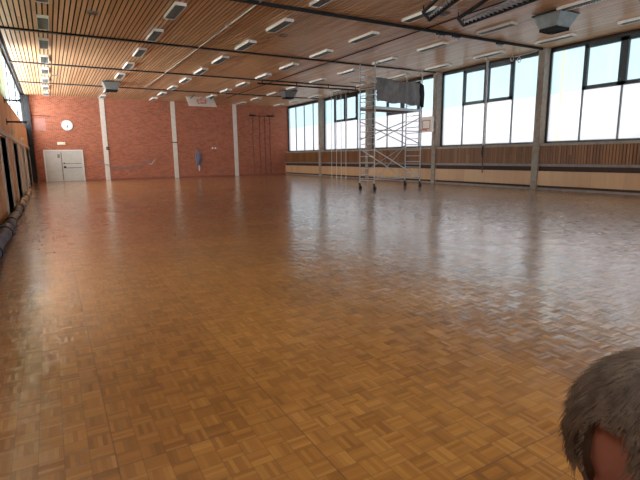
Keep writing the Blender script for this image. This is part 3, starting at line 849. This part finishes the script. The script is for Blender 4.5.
for s in (-1, 1):
    sh = sp(.12, 0) + Vector((0, s*.155, -.02)); el = sh + Vector((.06, s*.06, -.27)); wr_ = el + Vector((.16, -s*.02, -.17))
    q.tube([sp(.1, 0) + Vector((0, s*.05, 0)), sh, sh.lerp(el, .5), el, el.lerp(wr_, .5), wr_], [.075, .058, .05, .04, .037, .026], 10)
    dr_ = (wr_-el).normalized(); pm = wr_ + dr_*.05
    q.tube([wr_, pm, wr_+dr_*.085], [.024, .033, .03], 10)
    for i in range(4):
        b0 = wr_ + dr_*.08 + Vector((0, (i-1.5)*.018, 0)); L_ = [.068, .078, .072, .056][i]
        q.tube([b0, b0+dr_*L_*.5+Vector((0, 0, -.006)), b0+dr_*L_*.85+Vector((-.012, 0, -.022))], [.0095, .0088, .0075], 8)
    b0 = wr_ + dr_*.03 + Vector((0, -s*.026, 0))
    q.tube([b0, b0+dr_*.03+Vector((0, -s*.022, 0)), b0+dr_*.06+Vector((0, -s*.03, -.01))], [.013, .011, .009], 8)
    hp = pv + Vector((0, s*.09, -.03)); kn = Vector((.12, s*.12, .42)); an = Vector((-.10, s*.12, .08))
    q.tube([hp, hp.lerp(kn, .5), kn, kn.lerp(an, .4), an], [.095, .078, .055, .052, .036], 12)
    q.tube([an, an+Vector((.05, 0, -.03)), an+Vector((.16, 0, -.045))], [.036, .038, .03], 10)
    arms[s] = (sh, el, wr_, hp, kn, an)
remesh(q, .007, 'body', MT['skin'], P_)
q = MB()
q.tube([sp(.03, 0), sp(.14, 0), sp(.4, 0), sp(.7, 0), sp(.95, 0), pv+Vector((-.01, 0, -.03))], [.085, .13, .155, .145, .16, .165], 16)
for s in (-1, 1):
    sh, el, wr_, hp, kn, an = arms[s]
    q.tube([sp(.1, 0) + Vector((0, s*.05, 0)), sh, sh.lerp(el, .5), el, el.lerp(wr_, .5), el.lerp(wr_, .93)], [.09, .072, .064, .053, .048, .036], 12)
remesh(q, .01, 'jumper', MT['jumper'], P_)
q = MB(); q.tube([sp(.88, 0), pv + Vector((-.02, 0, -.06))], [.155, .15], 16)
for s in (-1, 1):
    sh, el, wr_, hp, kn, an = arms[s]
    q.tube([hp, hp.lerp(kn, .5), kn, kn.lerp(an, .5), an+Vector((0, 0, .03))], [.115, .098, .075, .07, .06], 14)
remesh(q, .01, 'trousers', MT['trousers'], P_)
for s in (-1, 1):
    an = arms[s][5]
    q = MB().tube([an+Vector((-.05, 0, -.03)), an+Vector((.02, 0, -.03)), an+Vector((.1, 0, -.04)), an+Vector((.2, 0, -.045))], [.04, .048, .045, .034], 12)
    q.box(an+Vector((-.09, -.042, -.08)), an+Vector((.23, .042, -.058)))
    remesh(q, .006, 'shoe', MT['leather'], P_)
for s in (-1, 1):
    e_ = MB().sphere((.0765, s*.03, hz+.006), .011).build('eye', MT['paper'], P_, smooth=True)
    MB().sphere((.0852, s*.03, hz+.006), .0045).build('iris', MT['black'], e_, smooth=True)
# hair: a cap of short strands following the skull
def skull(th, ph):   # th from the crown, ph around (0 = face)
    n = Vector((math.sin(th)*math.cos(ph), math.sin(th)*math.sin(ph), math.cos(th)))
    return Vector((-.005 + n.x*.096, n.y*.076, hz+.015 + n.z*.107)), n
def hairline(ph):
    a = abs((ph+PI) % (2*PI) - PI)                   # 0 front .. pi back
    if a < 1.08: return 1.02
    if a < 1.28: return 1.02 + (a-1.08)/.2*1.0          # sideburn reaches down before the ear
    if a < 1.78: return 2.02
    if a < 1.9: return 2.02 - (a-1.78)/.12*.75
    if a < 2.42: return 1.27
    return 1.27 + min(1, (a-2.42)/.25)*1.1
q = MB(); rnd = random.Random(11)
cap = MB(); NT, NP = 22, 64; vs = []
for j in range(NT+1):
    row = []
    for i in range(NP):
        ph = 2*PI*i/NP; th = max(.02, hairline(ph)*j/NT); p, n = skull(th, ph)
        thick = .011*math.sqrt(max(0, 1-(j/NT)**6)) - .003*(j == NT)
        row.append(cap.bm.verts.new(p + n*thick))
    vs.append(row)
for j in range(NT):
    for i in range(NP): cap.bm.faces.new((vs[j][i], vs[j][(i+1) % NP], vs[j+1][(i+1) % NP], vs[j+1][i]))
hair = cap.build('hair', MT['hair_dark'], P_, smooth=True)
for k in range(9000):
    ph = rnd.uniform(-PI, PI); u_ = rnd.random()**.6; hl = hairline(ph)
    th = max(.03, hl*u_); p, n = skull(th, ph)
    e1, _ = skull(min(th+.02, 3), ph); dn = (e1-p).normalized()
    side = n.cross(dn)
    d = (dn*rnd.uniform(.6, 1.0) + side*rnd.uniform(-.14, .14) + Vector((-.25, 0, 0))).normalized()
    ln = rnd.uniform(.022, .040)*(1 if u_ < .8 else .35); p0 = p + n*.006
    p1 = p0 + d*ln*.5 + n*rnd.uniform(.001, .004); p2 = p0 + d*ln + n*rnd.uniform(-.003, .003)
    q.tube([p0, p1, p2], [.0007, .0006, .0002], 3, caps=False)
q.build('strand', MT['hair'], hair)
